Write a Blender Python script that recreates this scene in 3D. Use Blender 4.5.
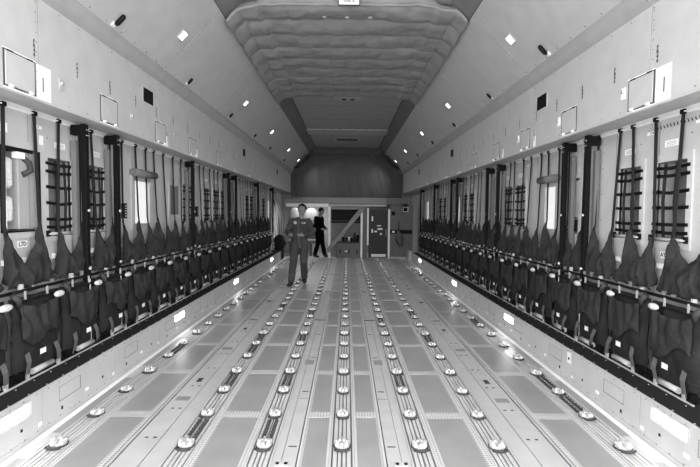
import bpy, bmesh, math, random
from mathutils import Vector, Matrix, Euler, noise
for o in list(bpy.data.objects): bpy.data.objects.remove(o)
R = math.radians
rnd = random.Random(7)
SC = bpy.context.scene
COL = SC.collection

# ---------------------------------------------------------------- camera
cam_data = bpy.data.cameras.new('camera'); cam = bpy.data.objects.new('camera', cam_data); COL.objects.link(cam)
F = 440.0
cam_data.sensor_width = 36; cam_data.lens = F * 36 / 700; cam_data.clip_start = 0.05; cam_data.clip_end = 200
cam.location = (0.02, 0, 1.55)
cam.rotation_euler = (Matrix.Rotation(-3 / F, 3, 'Z') @ Matrix.Rotation(R(90) - math.atan(20.5 / F), 3, 'X') @ Matrix.Rotation(R(0.55), 3, 'Z')).to_euler()
SC.camera = cam

# ---------------------------------------------------------------- daylight through the open ramp, exposure
world = bpy.data.worlds.new('world'); SC.world = world; world.use_nodes = True
bg = world.node_tree.nodes['Background']; bg.inputs[0].default_value = (1, 1, 1, 1); bg.inputs[1].default_value = 5.3
SC.view_settings.view_transform = 'Standard'; SC.view_settings.look = 'None'
SC.view_settings.gamma = 1; SC.view_settings.use_curve_mapping = False
SC.view_settings.exposure = 0.43
HULL_BACK = 0.9       # where the hold opens to the ramp
LAMP_W = 6.0           # ceiling lamp power
END = 17.2

# ---------------------------------------------------------------- materials
def mat(name, v, rough=0.6, metal=0.0, emit=0.0, noise_amt=0.06, noise_scale=6.0, bump=0.0, bump_scale=60.0, spec=0.5):
    m = bpy.data.materials.new(name); m.use_nodes = True
    nt = m.node_tree; b = nt.nodes['Principled BSDF']
    b.inputs['Roughness'].default_value = rough; b.inputs['Metallic'].default_value = metal
    b.inputs['Specular IOR Level'].default_value = spec
    tc = nt.nodes.new('ShaderNodeTexCoord')
    nz = nt.nodes.new('ShaderNodeTexNoise'); nz.inputs['Scale'].default_value = noise_scale; nz.inputs['Detail'].default_value = 4
    nt.links.new(tc.outputs['Object'], nz.inputs['Vector'])
    mr = nt.nodes.new('ShaderNodeMapRange')
    mr.inputs['From Min'].default_value = 0.3; mr.inputs['From Max'].default_value = 0.7
    mr.inputs['To Min'].default_value = v * (1 - noise_amt); mr.inputs['To Max'].default_value = v * (1 + noise_amt)
    nt.links.new(nz.outputs['Fac'], mr.inputs['Value'])
    nt.links.new(mr.outputs['Result'], b.inputs['Base Color'])
    if emit:
        b.inputs['Emission Color'].default_value = (1, 1, 1, 1); b.inputs['Emission Strength'].default_value = emit
    if bump:
        n2 = nt.nodes.new('ShaderNodeTexNoise'); n2.inputs['Scale'].default_value = bump_scale; n2.inputs['Detail'].default_value = 3
        nt.links.new(tc.outputs['Object'], n2.inputs['Vector'])
        bp = nt.nodes.new('ShaderNodeBump'); bp.inputs['Strength'].default_value = bump; bp.inputs['Distance'].default_value = 0.02
        nt.links.new(n2.outputs['Fac'], bp.inputs['Height']); nt.links.new(bp.outputs['Normal'], b.inputs['Normal'])
    return m

def dotted(name, v, dark, sx, sy, r=0.28, rough=0.45):
    m = mat(name, v, rough); nt = m.node_tree; b = nt.nodes['Principled BSDF']
    tc = nt.nodes.new('ShaderNodeTexCoord'); sp = nt.nodes.new('ShaderNodeSeparateXYZ'); nt.links.new(tc.outputs['Object'], sp.inputs[0])
    def M(op, a, bb=None):
        n = nt.nodes.new('ShaderNodeMath'); n.operation = op
        for i, q in enumerate((a, bb)):
            if q is None: continue
            if isinstance(q, (int, float)): n.inputs[i].default_value = q
            else: nt.links.new(q, n.inputs[i])
        return n.outputs[0]
    fx = M('SUBTRACT', M('FRACT', M('DIVIDE', sp.outputs[0], sx)), 0.5); fy = M('SUBTRACT', M('FRACT', M('DIVIDE', sp.outputs[1], sy)), 0.5)
    d = M('ADD', M('MULTIPLY', fx, fx), M('MULTIPLY', fy, fy)); inside = M('LESS_THAN', d, r * r)
    col = M('SUBTRACT', v, M('MULTIPLY', inside, v - dark))
    nt.links.new(col, b.inputs['Base Color'])
    return m

M_wall = mat('wall_paint', 0.46, 0.5, bump=0.03, bump_scale=30)
M_wall2 = mat('lower_wall_paint', 0.46, 0.5, bump=0.03, bump_scale=30)
M_ledge = mat('ledge_paint', 0.44, 0.5)
M_trim = mat('white_trim', 0.80, 0.4)
M_slope = mat('slope_panel', 0.44, 0.45, bump=0.02, bump_scale=20)
M_fillet = mat('fillet_panel', 0.34, 0.4)
M_ceil = mat('ceiling_panel', 0.33, 0.6)
M_quilt = mat('quilt_fabric', 0.25, 0.85, spec=0.1, bump=0.35, bump_scale=14, noise_amt=0.1)
M_curtain = mat('curtain_fabric', 0.10, 0.9, spec=0.05, bump=0.2, bump_scale=10)
M_sill = mat('sill_paint', 0.47, 0.4, bump=0.02)
M_silltop = mat('sill_grip', 0.022, 0.9, bump=0.3, bump_scale=200, spec=0.05)
M_seam = mat('seam_dark', 0.06, 0.8)
M_seam2 = mat('seam_grey', 0.22, 0.7)
M_black = mat('black_metal', 0.006, 0.5, spec=0.12)
M_dark = mat('dark_paint', 0.045, 0.5, spec=0.15)
M_fab = mat('seat_fabric', 0.024, 0.9, bump=0.7, bump_scale=22, noise_amt=0.25, spec=0.05)
M_fab2 = mat('harness_fabric', 0.030, 0.9, bump=0.8, bump_scale=18, noise_amt=0.3, spec=0.05)
M_strap = mat('webbing', 0.028, 0.85, spec=0.05)
M_strap2 = mat('pale_webbing', 0.085, 0.8)
M_alu = mat('aluminium', 0.7, 0.25, metal=0.55)
M_white = mat('white_plate', 0.85, 0.5)
M_foil = mat('pale_pad', 0.58, 0.35, bump=0.9, bump_scale=30)
M_lamp = mat('lamp_glow', 0.9, 0.4, emit=5.0)
M_sillamp = mat('sill_lamp_glow', 0.9, 0.4, emit=20.0)
M_window = mat('window_glow', 0.8, 0.4, emit=0.32)
M_panel = mat('floor_panel', 0.30, 0.38, metal=0.2, noise_amt=0.08, noise_scale=3, bump=0.05, bump_scale=150)
M_strip = mat('floor_strip', 0.50, 0.36, metal=0.2, noise_amt=0.06)
M_track = mat('track_metal', 0.52, 0.33, metal=0.2)
M_groove = mat('track_groove', 0.14, 0.5)
M_dots = dotted('rivet_strip', 0.48, 0.20, 0.0225, 0.0225)
M_grille = dotted('perforated', 0.2, 0.02, 0.02, 0.02)
M_niche = mat('niche_inside', 0.5, 0.6)
M_grey = mat('mid_grey', 0.15, 0.6, spec=0.2)
M_lgrey = mat('light_grey', 0.42, 0.5)
M_duct = mat('duct_fabric', 0.17, 0.8, spec=0.1)
M_beam = mat('beam_paint', 0.24, 0.6, spec=0.2)
M_ink = mat('ink', 0.03, 0.8)
M_skin = mat('skin', 0.20, 0.55, noise_amt=0.05)
M_suit = mat('flight_suit', 0.060, 0.9, spec=0.05, bump=0.6, bump_scale=12, noise_amt=0.15)
M_dsuit = mat('dark_suit', 0.005, 0.9, spec=0.03, bump=0.4, bump_scale=12)
M_hair = mat('hair', 0.008, 0.7, spec=0.1, bump=0.8, bump_scale=120)
M_boot = mat('boot_leather', 0.012, 0.5)

# ---------------------------------------------------------------- helpers
class MB:
    def __init__(self): self.v = []; self.f = []; self.m = []; self.s = []
    def quad(self, a, b, c, d, mi=0):
        i = len(self.v); self.v += [a, b, c, d]; self.f.append((i, i + 1, i + 2, i + 3)); self.m.append(mi); self.s.append(False)
    def poly(self, pts, mi=0):
        i = len(self.v); self.v += list(pts); self.f.append(tuple(range(i, i + len(pts)))); self.m.append(mi); self.s.append(False)
    def box(self, x0, x1, y0, y1, z0, z1, mi=0):
        if x0 > x1: x0, x1 = x1, x0
        if y0 > y1: y0, y1 = y1, y0
        if z0 > z1: z0, z1 = z1, z0
        i = len(self.v)
        self.v += [(x0,y0,z0),(x1,y0,z0),(x1,y1,z0),(x0,y1,z0),(x0,y0,z1),(x1,y0,z1),(x1,y1,z1),(x0,y1,z1)]
        for q in ((0,3,2,1),(4,5,6,7),(0,1,5,4),(1,2,6,5),(2,3,7,6),(3,0,4,7)):
            self.f.append(tuple(i + k for k in q)); self.m.append(mi); self.s.append(False)
    def tube(self, pts, rad, n=8, mi=0, sx=1.0, sy=1.0, cap=True):
        pts = [Vector(p) for p in pts]
        if isinstance(rad, (int, float)): rad = [rad] * len(pts)
        i0 = len(self.v); up = Vector((0, 0, 1))
        for k, p in enumerate(pts):
            t = (pts[min(k + 1, len(pts) - 1)] - pts[max(k - 1, 0)]).normalized()
            if k == 0:
                a = Vector((1, 0, 0)) - t * t.x
                if a.length < 0.2: a = t.cross(up)
            else: a = pa - t * pa.dot(t)
            a.normalize(); pa = a.copy(); b = a.cross(t).normalized()
            for j in range(n):
                an = 2 * math.pi * j / n
                self.v.append(tuple(p + a * (math.cos(an) * rad[k] * sx) + b * (math.sin(an) * rad[k] * sy)))
        for k in range(len(pts) - 1):
            for j in range(n):
                q = i0 + k * n + j; q2 = i0 + k * n + (j + 1) % n
                self.f.append((q, q2, q2 + n, q + n)); self.m.append(mi); self.s.append(True)
        if cap:
            self.f.append(tuple(i0 + j for j in range(n))[::-1]); self.m.append(mi); self.s.append(False)
            e = i0 + (len(pts) - 1) * n
            self.f.append(tuple(e + j for j in range(n))); self.m.append(mi); self.s.append(False)
    def ribbon(self, pts, wvec, thick, mi=0):
        """flat webbing of half-width wvec through pts, thickness along x"""
        w = Vector(wvec); t = Vector((thick / 2, 0, 0)); n0 = len(self.v)
        for p in pts:
            p = Vector(p)
            self.v += [tuple(p - w - t), tuple(p + w - t), tuple(p + w + t), tuple(p - w + t)]
        for k in range(len(pts) - 1):
            for j in range(4):
                a = n0 + 4 * k + j; b = n0 + 4 * k + (j + 1) % 4
                self.f.append((a, b, b + 4, a + 4)); self.m.append(mi); self.s.append(False)
        e = n0 + 4 * (len(pts) - 1)
        self.f += [(n0, n0 + 3, n0 + 2, n0 + 1), (e, e + 1, e + 2, e + 3)]; self.m += [mi, mi]; self.s += [False, False]
    def grid(self, fn, nu, nv, mi=0, smooth=True):
        i = len(self.v)
        for a in range(nu + 1):
            for b in range(nv + 1): self.v.append(tuple(fn(a / nu, b / nv)))
        for a in range(nu):
            for b in range(nv):
                q = i + a * (nv + 1) + b
                self.f.append((q, q + nv + 1, q + nv + 2, q + 1)); self.m.append(mi); self.s.append(smooth)
    def ell(self, c, r, nu=14, nv=10, mi=0, rot=None):
        i = len(self.v); c = Vector(c)
        for a in range(nv + 1):
            th = math.pi * a / nv
            for b in range(nu):
                ph = 2 * math.pi * b / nu
                p = Vector((r[0] * math.sin(th) * math.cos(ph), r[1] * math.sin(th) * math.sin(ph), r[2] * math.cos(th)))
                if rot: p = rot @ p
                self.v.append(tuple(c + p))
        for a in range(nv):
            for b in range(nu):
                q = i + a * nu + b; q2 = i + a * nu + (b + 1) % nu
                self.f.append((q, q + nu, q2 + nu, q2)); self.m.append(mi); self.s.append(True)
    def build(self, name, mats, parent=None, bevel=0, solid=0, subsurf=0, loc=None):
        me = bpy.data.meshes.new(name); me.from_pydata(self.v, [], self.f)
        if not isinstance(mats, (list, tuple)): mats = [mats]
        for m in mats: me.materials.append(m)
        me.polygons.foreach_set('material_index', self.m); me.polygons.foreach_set('use_smooth', self.s)
        bm = bmesh.new(); bm.from_mesh(me)
        bmesh.ops.remove_doubles(bm, verts=bm.verts, dist=1e-6)
        if not solid: bmesh.ops.recalc_face_normals(bm, faces=bm.faces)
        bm.to_mesh(me); bm.free(); me.update()
        o = bpy.data.objects.new(name, me); COL.objects.link(o)
        if parent is not None: o.parent = parent
        if loc: o.location = loc
        if solid:
            q = o.modifiers.new('solid', 'SOLIDIFY'); q.thickness = solid; q.offset = 0
        if bevel:
            q = o.modifiers.new('bevel', 'BEVEL'); q.width = bevel; q.segments = 2; q.limit_method = 'ANGLE'
        if subsurf:
            q = o.modifiers.new('sub', 'SUBSURF'); q.levels = subsurf; q.render_levels = subsurf
        return o

def tag(o, label=None, cat=None, group=None, kind=None):
    if label: o['label'] = label
    if cat: o['category'] = cat
    if group: o['group'] = group
    if kind: o['kind'] = kind
    return o
def empty(name, loc, label, cat, group=None, rz=0):
    o = bpy.data.objects.new(name, None); COL.objects.link(o); o.location = loc; o.rotation_euler = (0, 0, rz); o.empty_display_size = 0.05
    return tag(o, label, cat, group)
def copy_tree(o, parent=None):
    c = o.copy(); COL.objects.link(c)
    if parent is not None: c.parent = parent
    for ch in list(o.children): copy_tree(ch, c)
    return c
def struct(o): o['kind'] = 'structure'; return o
ORD = ('nearest second third fourth fifth sixth seventh eighth ninth tenth eleventh twelfth thirteenth fourteenth fifteenth sixteenth '
       'seventeenth eighteenth nineteenth twentieth twenty-first twenty-second twenty-third twenty-fourth twenty-fifth twenty-sixth twenty-seventh twenty-eighth').split()
def ordn(k): return ORD[k]
SIDE = {-1: 'left', 1: 'right'}
def text(body, size, loc, rot, m, parent, name='lettering', align='CENTER', spacing=1.0):
    c = bpy.data.curves.new(name, 'FONT'); c.body = body; c.size = size; c.align_x = align; c.align_y = 'CENTER'
    c.extrude = 0.0004; c.offset = size * .035; c.resolution_u = 2; c.space_line = spacing; c.materials.append(m)
    o = bpy.data.objects.new(name, c); COL.objects.link(o); o.location = loc; o.rotation_euler = rot
    dg = bpy.context.evaluated_depsgraph_get(); me = bpy.data.meshes.new_from_object(o.evaluated_get(dg)); me.name = name
    bpy.data.objects.remove(o)
    o = bpy.data.objects.new(name, me); COL.objects.link(o); o.location = loc; o.rotation_euler = rot
    if parent is not None: o.parent = parent
    return o

# cross-section of the hold
XS, ZS = 2.105, 0.30        # sill face, sill top
XW = 2.50                   # lower wall
XU, ZL = 2.17, 2.34         # upper wall, ledge
ZLW = 2.372
ZC = 3.04; XD, ZD = 2.095, 3.18; XE, ZE = 1.45, 3.85; XF, ZF = 1.225, 4.05

# ================================================================ FLOOR
fl = MB()
mats_floor = [M_panel, M_strip, M_dots, M_seam, M_seam2, M_track, M_dark, M_white, M_groove]
Y0, Y1 = -1.8, 15.0
fl.box(-2.6, 2.6, Y0, END, -0.06, -0.012, 4)
strips = [(0.0, .075, 8), (.075, .10, 2), (.10, .25, 0), (.25, .278, 2), (.278, .286, 3), (.286, .375, 1), (.375, .379, 4), (.379, .435, 1),
          (.435, .595, 8), (.595, .635, 2), (.635, .905, 0), (.905, .95, 2), (.95, 1.11, 8), (1.11, 1.115, 4), (1.115, 1.235, 1), (1.235, 1.242, 4), (1.242, 1.41, 1),
          (1.41, 1.424, 3), (1.424, 1.44, 1), (1.44, 1.446, 3), (1.446, 1.485, 2), (1.485, 1.745, 0), (1.745, 1.79, 2), (1.79, 1.95, 8), (1.95, 1.962, 1), (1.962, 2.03, 0), (2.03, 2.075, 7), (2.075, 2.105, 1)]
for s in (-1, 1):
    for a, b, mi in strips:
        z = 0 if mi not in (3, 4, 8) else -0.008
        if a == 0.0 and s == 1: continue
        fl.box(s * a if a or s == 1 else .075, s * b, Y0, Y1, -0.02, z, mi)
crossY = [3.31 + .9 * k for k in range(-3, 14) if 3.31 + .9 * k < Y1 - .05]
for y in crossY:
    for s in (-1, 1):
        for a, b in ((.10, .25), (.635, .905), (1.485, 1.745)):
            fl.box(s * a, s * b, y - .045, y + .045, 0.0, 0.0015, 2)
# slots and small marks in the bright strips
for s in (-1, 1):
    for k in range(-1, 27):
        y = 2.85 + .45 * k
        if y > 14.8: break
        if k % 2 == 0: fl.box(s * .30, s * .355, y - .006, y + .006, 0, .002, 3)
        fl.box(s * 1.27, s * 1.295, y + .1, y + .115, 0, .002, 3); fl.box(s * 1.33, s * 1.352, y + .1, y + .115, 0, .002, 3)
        if k % 3 == 1: fl.box(s * 1.27, s * 1.38, y + .25, y + .33, 0, .0015, 4)
        if k % 4 == 2: fl.box(s * 1.30, s * 1.345, y + .2, y + .29, 0, .002, 6)
        if k % 3 == 0: fl.box(s * 1.967, s * 2.025, y - .16, y + .16, 0, .002, 1)
    for y in (6.3, 11.0): fl.box(s * .286, s * .435, y - .02, y + .02, 0, .003, 3)
    for y in (4.5, 8.6): fl.box(s * .31, s * .40, y - .07, y + .07, 0, .0015, 4)
    for y in (3.6, 7.2): fl.box(s * .29, s * .37, y - .004, y + .004, 0, .0015, 4)
floor = struct(fl.build('floor', mats_floor))
# floor beyond the forward bulkhead line
b = MB(); b.box(-2.6, 2.6, 15.0, END, -0.012, 0.0, 0); struct(b.build('floor_forward', [M_strip]))

# ---- cargo tracks (each lifts out of the floor as one rail)
DARKSEG = {-.515: (0, 2, 5, 8, 12), .515: (2, 7), -1.03: (0, 2, 4, 5, 9), 1.03: (5, 8), 0: (), -1.87: (4,), 1.87: (1, 2, 7)}
NAMES = {0: 'centre', -.515: 'inner left', .515: 'inner right', -1.03: 'outer left', 1.03: 'outer right', -1.87: 'left sill', 1.87: 'right sill'}
def make_fitting(half=False):
    e = empty('cargo_lock', (0, 0, 0), '', 'cargo lock')
    q = MB()
    q.tube([(0, 0, 0), (0, 0, .006)], .053, 12, mi=1); q.tube([(0, 0, .004), (0, 0, .016), (0, 0, .022)], [.049, .046, .030], 12)  # wider black ring paints the shadow gap under the plate
    q.build('base_plate_with_shadow', [M_fillet, M_black], e)
    q = MB(); q.ell((-.028, 0, .018), (.019, .042, .024), 10, 6); q.ell((.028, 0, .018), (.019, .042, .024), 10, 6)
    q.tube([(-.045, .01, .03), (.045, .01, .03)], .009, 8); q.box(-.008, .008, -.05, .03, .012, .045)
    q.build('latch', [M_alu], e)
    q = MB(); q.tube([(-.045, -.052, .010), (-.02, -.066, .009), (.02, -.066, .009), (.045, -.052, .010)], .008, 6)
    q.build('release_lip', [M_dark], e)
    return e
fit = make_fitting(); first = True
for x in (0, -.515, .515, -1.03, 1.03, -1.87, 1.87):
    t = empty('cargo_track', (x, 0, 0), f'{NAMES[x]} metal cargo track running the length of the floor', 'track', 'cargo tracks set into the floor')
    q = MB()
    for sx in (-1, 1):
        q.box(sx * .068, sx * .079, Y0, Y1, -.008, .006); q.box(sx * .032, sx * .056, Y0, Y1, -.008, .004); q.box(sx * .006, sx * .024, Y0, Y1, -.008, .002)
    q.build('rail', [M_track], t)
    for k in DARKSEG[x]:
        y = 2.85 + .45 * k
        q = MB()
        for sx in (-1, 1):
            for j in range(7):
                yy = y + .085 + j * .043
                q.tube([(sx * .026 - .012, yy, .008), (sx * .026 + .012, yy, .008)], .011, 8)
            q.box(sx * .026 - .013, sx * .026 + .013, y + .065, y + .365, 0, .006)
        q.build('roller_row', [M_dark], t)
    for k in range(27):
        y = 2.85 + .45 * k
        if y > 14.85: break
        if abs(x) == 1.87: y += .0
        e = fit if first else copy_tree(fit); first = False
        e.location = (x, y, .003)
        e.scale = (1.0, 1.0, 1.0) if k % 3 else (1.08, 1.1, 1.12)
        tag(e, f'metal cargo lock on the {NAMES[x]} floor track, {ordn(k)} from the camera', 'cargo lock', f'cargo locks on the {NAMES[x]} floor track')
# two recessed anchor pans at the near end of the bright strips
for s in (-1, 1):
    e = empty('anchor_pan', (s * .37, 2.64, 0), f'small light anchor pan with two black holes in the {SIDE[s]} bright floor strip', 'anchor pan')
    q = MB(); q.box(-.045, .045, -.03, .03, 0, .008); q.build('pan', [M_lgrey], e, bevel=.004)
    for sx in (-1, 1):
        q = MB(); q.tube([(sx * .026, 0, .006), (sx * .026, 0, .011)], .012, 10); q.build('hole', [M_black], e)

# ================================================================ SILLS (sponson steps)
for s in (-1, 1):
    q = MB()
    y = 3.04 - .96 * 4
    ye = 14.1
    while y < ye - .05:
        q.box(s * XS, s * (XS + .03), y + .004, min(y + .956, ye), 0, ZS - .004, 0); y += .96
    q.box(s * (XS + .006), s * (XW + .02), HULL_BACK, ye - .01, .002, ZS - .006, 1)       # body behind the faces
    q.box(s * (XS - .012), s * (XS + .004), HULL_BACK, ye, ZS - .006, ZS + .004, 0)      # thin metal lip
    q.box(s * (XS + .004), s * XW, HULL_BACK, ye, ZS - .006, ZS, 2)
    q.box(s * (XS - .010), s * XS, HULL_BACK, ye, 0, .02, 0)
    if s == 1: q.box(XS - .05, XS + .2, 14.35, 15.0, 0, ZS, 0)
    else: q.box(-XW, -XS - .02, 14.1, 15.0, 0, ZS - .02, 2)
    sill = struct(q.build('trim_' + SIDE[s], [M_sill, M_seam2, M_silltop]))
    # small fixtures on the sill faces: recessed grips with painted shadow lines, holes, labels, rivets
    q = MB(); g = MB(); w = MB(); rv = MB()
    for k in range(-1, 12):
        y = 3.04 + .96 * k
        if y > 13.5: break
        X = s * XS
        a0 = y + .18
        g.box(X - s * .003, X, a0, a0 + .26, .13, .135); g.box(X - s * .003, X, a0 + .255, a0 + .26, .13, .235)  # thicker grey L paints the shadow in each recessed grip
        g.box(X - s * .0015, X, a0, a0 + .26, .235, .238); g.box(X - s * .0015, X, a0, a0 + .003, .13, .235)
        q.box(X - s * .002, X, y + .40 - .2, y + .42 - .2, .06, .085); q.box(X - s * .002, X, y + .75, y + .768, .09, .11)
        w.box(X - s * .002, X, y + .50, y + .55, .075, .10); w.box(X - s * .002, X, y + .915, y + .95, .05, .075)
        if k == 1 and s == 1: w.box(X - s * .003, X, y - .0, y + .07, .17, .27); q.box(X - s * .004, X, y + .025, y + .05, .2, .225)
        for j in range(8):
            for zz in (.022, .275):
                yy = y + .06 + j * .12
                rv.box(X - s * .0025, X, yy, yy + .007, zz, zz + .007)
    for mb, nm, m in ((q, 'sill_holes', M_black), (g, 'sill_grip_shadow_outline', M_seam2), (w, 'sill_labels', M_white), (rv, 'sill_rivets', M_grey)):
        mb.build(nm, [m], sill)
    # rivets along the dark top
    q = MB()
    for k in range(70):
        y = 1.5 + .18 * k; q.tube([(s * (XS + .02), y, ZS), (s * (XS + .02), y, ZS + .003)], .006, 6); q.tube([(s * (XS + .16), y + .07, ZS), (s * (XS + .16), y + .07, ZS + .003)], .006, 6)
    q.build('sill_studs', [M_lgrey], sill)
    # sill lamps
    for k, (yy, wd) in enumerate(((2.76, .30), (5.57, .30), (8.44, .28), (12.44, .26))):
        e = empty('sill_lamp', (s * XS, yy, .215), f'lit rectangular lamp in the {SIDE[s]} sill face, {ordn(k)} from the camera', 'lamp', f'lamps in the {SIDE[s]} sill')
        q = MB(); 
        for (a, b_, c, d) in ((-.17, .17, .050, .056), (-.17, .17, -.056, -.050), (-.17, -.165, -.05, .05), (.165, .17, -.05, .05)):
            q.box(-s * .005, 0, a, b_, c, d)
        q.box(-s * .001, 0, -.165, .165, -.05, .05, 1)
        q.build('lamp_frame', [M_lgrey, M_sill], e)
        for a, b_ in ((-.15, -.01), (.005, .145)):
            q = MB(); q.box(-s * .004, -s * .001, a, b_, -.033, .034); q.build('lamp_lens', [M_sillamp], e, bevel=.0015)

# ================================================================ LOWER WALLS
HOLES = {-1: [(3.2, 3.62, 1.38, 2.02, 'locker'), (3.72, 4.03, 1.33, 1.99, 'net'), (4.28, 4.57, 1.33, 1.99, 'net'), (5.2, 5.63, 1.38, 1.94, 'light'), (6.27, 6.6, 1.5, 1.92, 'panel'),
              (6.76, 7.06, 1.35, 1.97, 'net'), (7.75, 8.02, 1.35, 1.97, 'net'), (8.3, 8.6, 1.35, 1.97, 'net'), (8.78, 9.03, 1.35, 1.97, 'net'), (9.8, 10.05, 1.35, 1.95, 'light'),
              (10.9, 11.2, 1.35, 1.97, 'net'), (11.4, 11.7, 1.35, 1.97, 'net'), (13.0, 13.4, 1.35, 1.97, 'net'), (13.9, 14.3, 1.35, 1.95, 'light')],
         1: [(3.2, 3.52, 1.35, 1.97, 'net'), (3.71, 4.0, 1.35, 1.97, 'net'), (4.69, 5.05, 1.35, 1.95, 'box'), (5.2, 5.51, 1.36, 1.92, 'light'), (6.13, 6.45, 1.35, 1.97, 'net'), (6.6, 6.95, 1.35, 1.97, 'net'),
             (8.6, 8.85, 1.35, 1.97, 'net'), (9.08, 9.3, 1.35, 1.97, 'net'), (9.5, 9.88, 1.35, 1.95, 'light'), (11.0, 11.26, 1.35, 1.97, 'net'), (11.5, 11.8, 1.35, 1.97, 'net'), (13.3, 13.8, 1.35, 1.95, 'light')]}
NICHE_D = .16
winno = 0
for s in (-1, 1):
    q = MB(); X = s * XW; y = HULL_BACK
    for (a, b_, z0, z1, kind) in HOLES[s]:
        q.box(X, X + s * .02, y, a, 0, ZLW, 0); q.box(X, X + s * .02, a, b_, 0, z0, 0); q.box(X, X + s * .02, a, b_, z1, ZLW, 0)
        # recess
        dp = NICHE_D if kind != 'panel' else .04
        q.box(X + s * dp, X + s * (dp + .01), a - .01, b_ + .01, z0 - .01, z1 + .01, 1)
        q.box(X, X + s * dp, a - .012, a, z0 - .012, z1 + .012, 2); q.box(X, X + s * dp, b_, b_ + .012, z0 - .012, z1 + .012, 2)
        q.box(X, X + s * dp, a, b_, z0 - .012, z0, 2); q.box(X, X + s * dp, a, b_, z1, z1 + .012, 2)
        # raised surround with pale edges
        for (ya, yb, za, zb) in ((a - .05, a, z0 - .05, z1 + .06), (b_, b_ + .05, z0 - .05, z1 + .06), (a, b_, z0 - .05, z0), (a, b_, z1, z1 + .06)):
            q.box(X - s * .012, X, ya, yb, za, zb, 0)
        y = b_
    q.box(X, X + s * .02, y, END, 0, ZLW, 0)
    # vertical seams, small fasteners
    for k in range(26):
        yy = 2.95 + .56 * k
        if yy < 14.8: q.box(X - s * .001, X, yy, yy + .006, .9, ZLW - .08, 3)
    wall = struct(q.build('wall_' + SIDE[s], [M_wall2, M_niche, M_lgrey, M_seam2]))
    # white strip under the ledge
    q = MB(); q.box(X - s * .012, X, HULL_BACK, 15, 2.305, ZLW, 0)
    q.box(X - s * .03, X, HULL_BACK, 15, 2.312, 2.32, 0)
    struct(q.build('trim_white_' + SIDE[s], [M_trim]))
    # a mid rail of light grey brackets behind the seats
    q = MB()
    for k in range(22):
        yy = 3.15 + .55 * k
        q.box(X - s * .03, X, yy + .06, yy + .30, 1.14, 1.18, 0)
        q.box(X - s * .032, X - s * .03, yy + .10, yy + .13, 1.15, 1.17, 1)
        for zz in (1.5, 1.75, 2.0, 2.15): q.box(X - s * .003, X, yy + .03, yy + .038, zz, zz + .008, 1)
    q.build('wall_brackets', [M_trim, M_black], wall)
    # stencil plates over the niches
    q = MB(); d = MB()
    for (a, b_, z0, z1, kind) in HOLES[s]:
        if kind in ('net', 'box'):
            c = (a + b_) / 2 + .02; q.box(X - s * .003, X, c - .07, c + .07, 2.085, 2.135)
            for j in range(3): d.box(X - s * .004, X - s * .003, c - .05, c + .05, 2.095 + j * .012, 2.098 + j * .012)
            if a < 7: q.box(X - s * .003, X, a - .15, a - .05, 2.21, 2.235); d.box(X - s * .004, X - s * .003, a - .13, a - .115, 2.215, 2.23); d.box(X - s * .004, X - s * .003, a - .10, a - .09, 2.215, 2.23)
    if s == -1: q.box(X - s * .003, X, 3.05, 3.3, 2.12, 2.19); q.box(X - s * .003, X, 3.64, 3.685, 2.03, 2.16); d.box(X - s * .004, X - s * .003, 3.655, 3.665, 2.04, 2.08)
    q.build('wall_placards', [M_white], wall); d.build('placard_print', [M_grey], wall)
    rotL = (R(90), 0, R(90) if s == -1 else R(-90))
    if s == -1:
        p = MB(); p.box(X + .002, X + .005, 3.37, 3.47, 1.26, 1.31); p.build('wall_sign', [M_white], wall)
        text('LTD', .045, (X + .006, 3.42, 1.285), rotL, M_ink, wall)
    else:
        p = MB(); p.box(X - .005, X - .002, 3.36, 3.45, 1.22, 1.27); p.build('wall_sign', [M_white], wall)
        text('AT3', .045, (X - .006, 3.405, 1.245), rotL, M_ink, wall)
        # dotted diagonal hatching row above the near net
        p = MB()
        for j in range(16):
            yy = 3.0 + j * .035; p.poly([(X - .002, yy, 2.235), (X - .002, yy + .012, 2.235), (X - .002, yy + .024, 2.262), (X - .002, yy + .012, 2.262)])
        p.build('hatched_marking', [M_ink], wall)
    # contents of niches
    nets = [h for h in HOLES[s] if h[4] == 'net']; lights = [h for h in HOLES[s] if h[4] == 'light']
    for i, (a, b_, z0, z1, kind) in enumerate(nets):
        e = empty('cargo_net', (X, a, z0), f'black webbing net over the wall niche, {ordn(i)} net from the camera on the {SIDE[s]} wall', 'net', f'webbing nets on the {SIDE[s]} wall')
        w_ = b_ - a; h = z1 - z0
        q = MB()
        for f_ in (.93, .83, .63, .43, .22, .12):
            sag = rnd.uniform(-.008, .008)
            q.ribbon([(-s * .012, -.03, h * f_), (-s * .014, w_ / 2, h * f_ + sag - .008), (-s * .012, w_ + .03, h * f_)], (0, 0, .013), .005)
        q.build('cross_strap', [M_black], e)
        for fx in (.3, .68):
            q = MB(); q.ribbon([(-s * .010, w_ * fx, h * .98), (-s * .016, w_ * fx + .01, h * .5), (-s * .010, w_ * fx, .02)], (0, .016, 0), .005); q.build('upright_strap', [M_strap], e)
        q = MB(); q.tube([(-s * .02, -.03, .02), (-s * .02, w_ + .03, .02)], .012, 8); q.box(-s * .03, -s * .01, -.04, -.01, .0, .05, 1); q.box(-s * .03, -s * .01, w_ + .01, w_ + .04, .0, .05, 1); q.build('bottom_bar', [M_lgrey, M_black], e)
        # bag behind net
        bg_ = empty('stowed_bag', (X, a, z0), f'grey bag stowed behind the {ordn(i)} net on the {SIDE[s]} wall', 'bag', f'bags behind the nets on the {SIDE[s]} wall')
        sd = i * 3.1 + s
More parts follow.
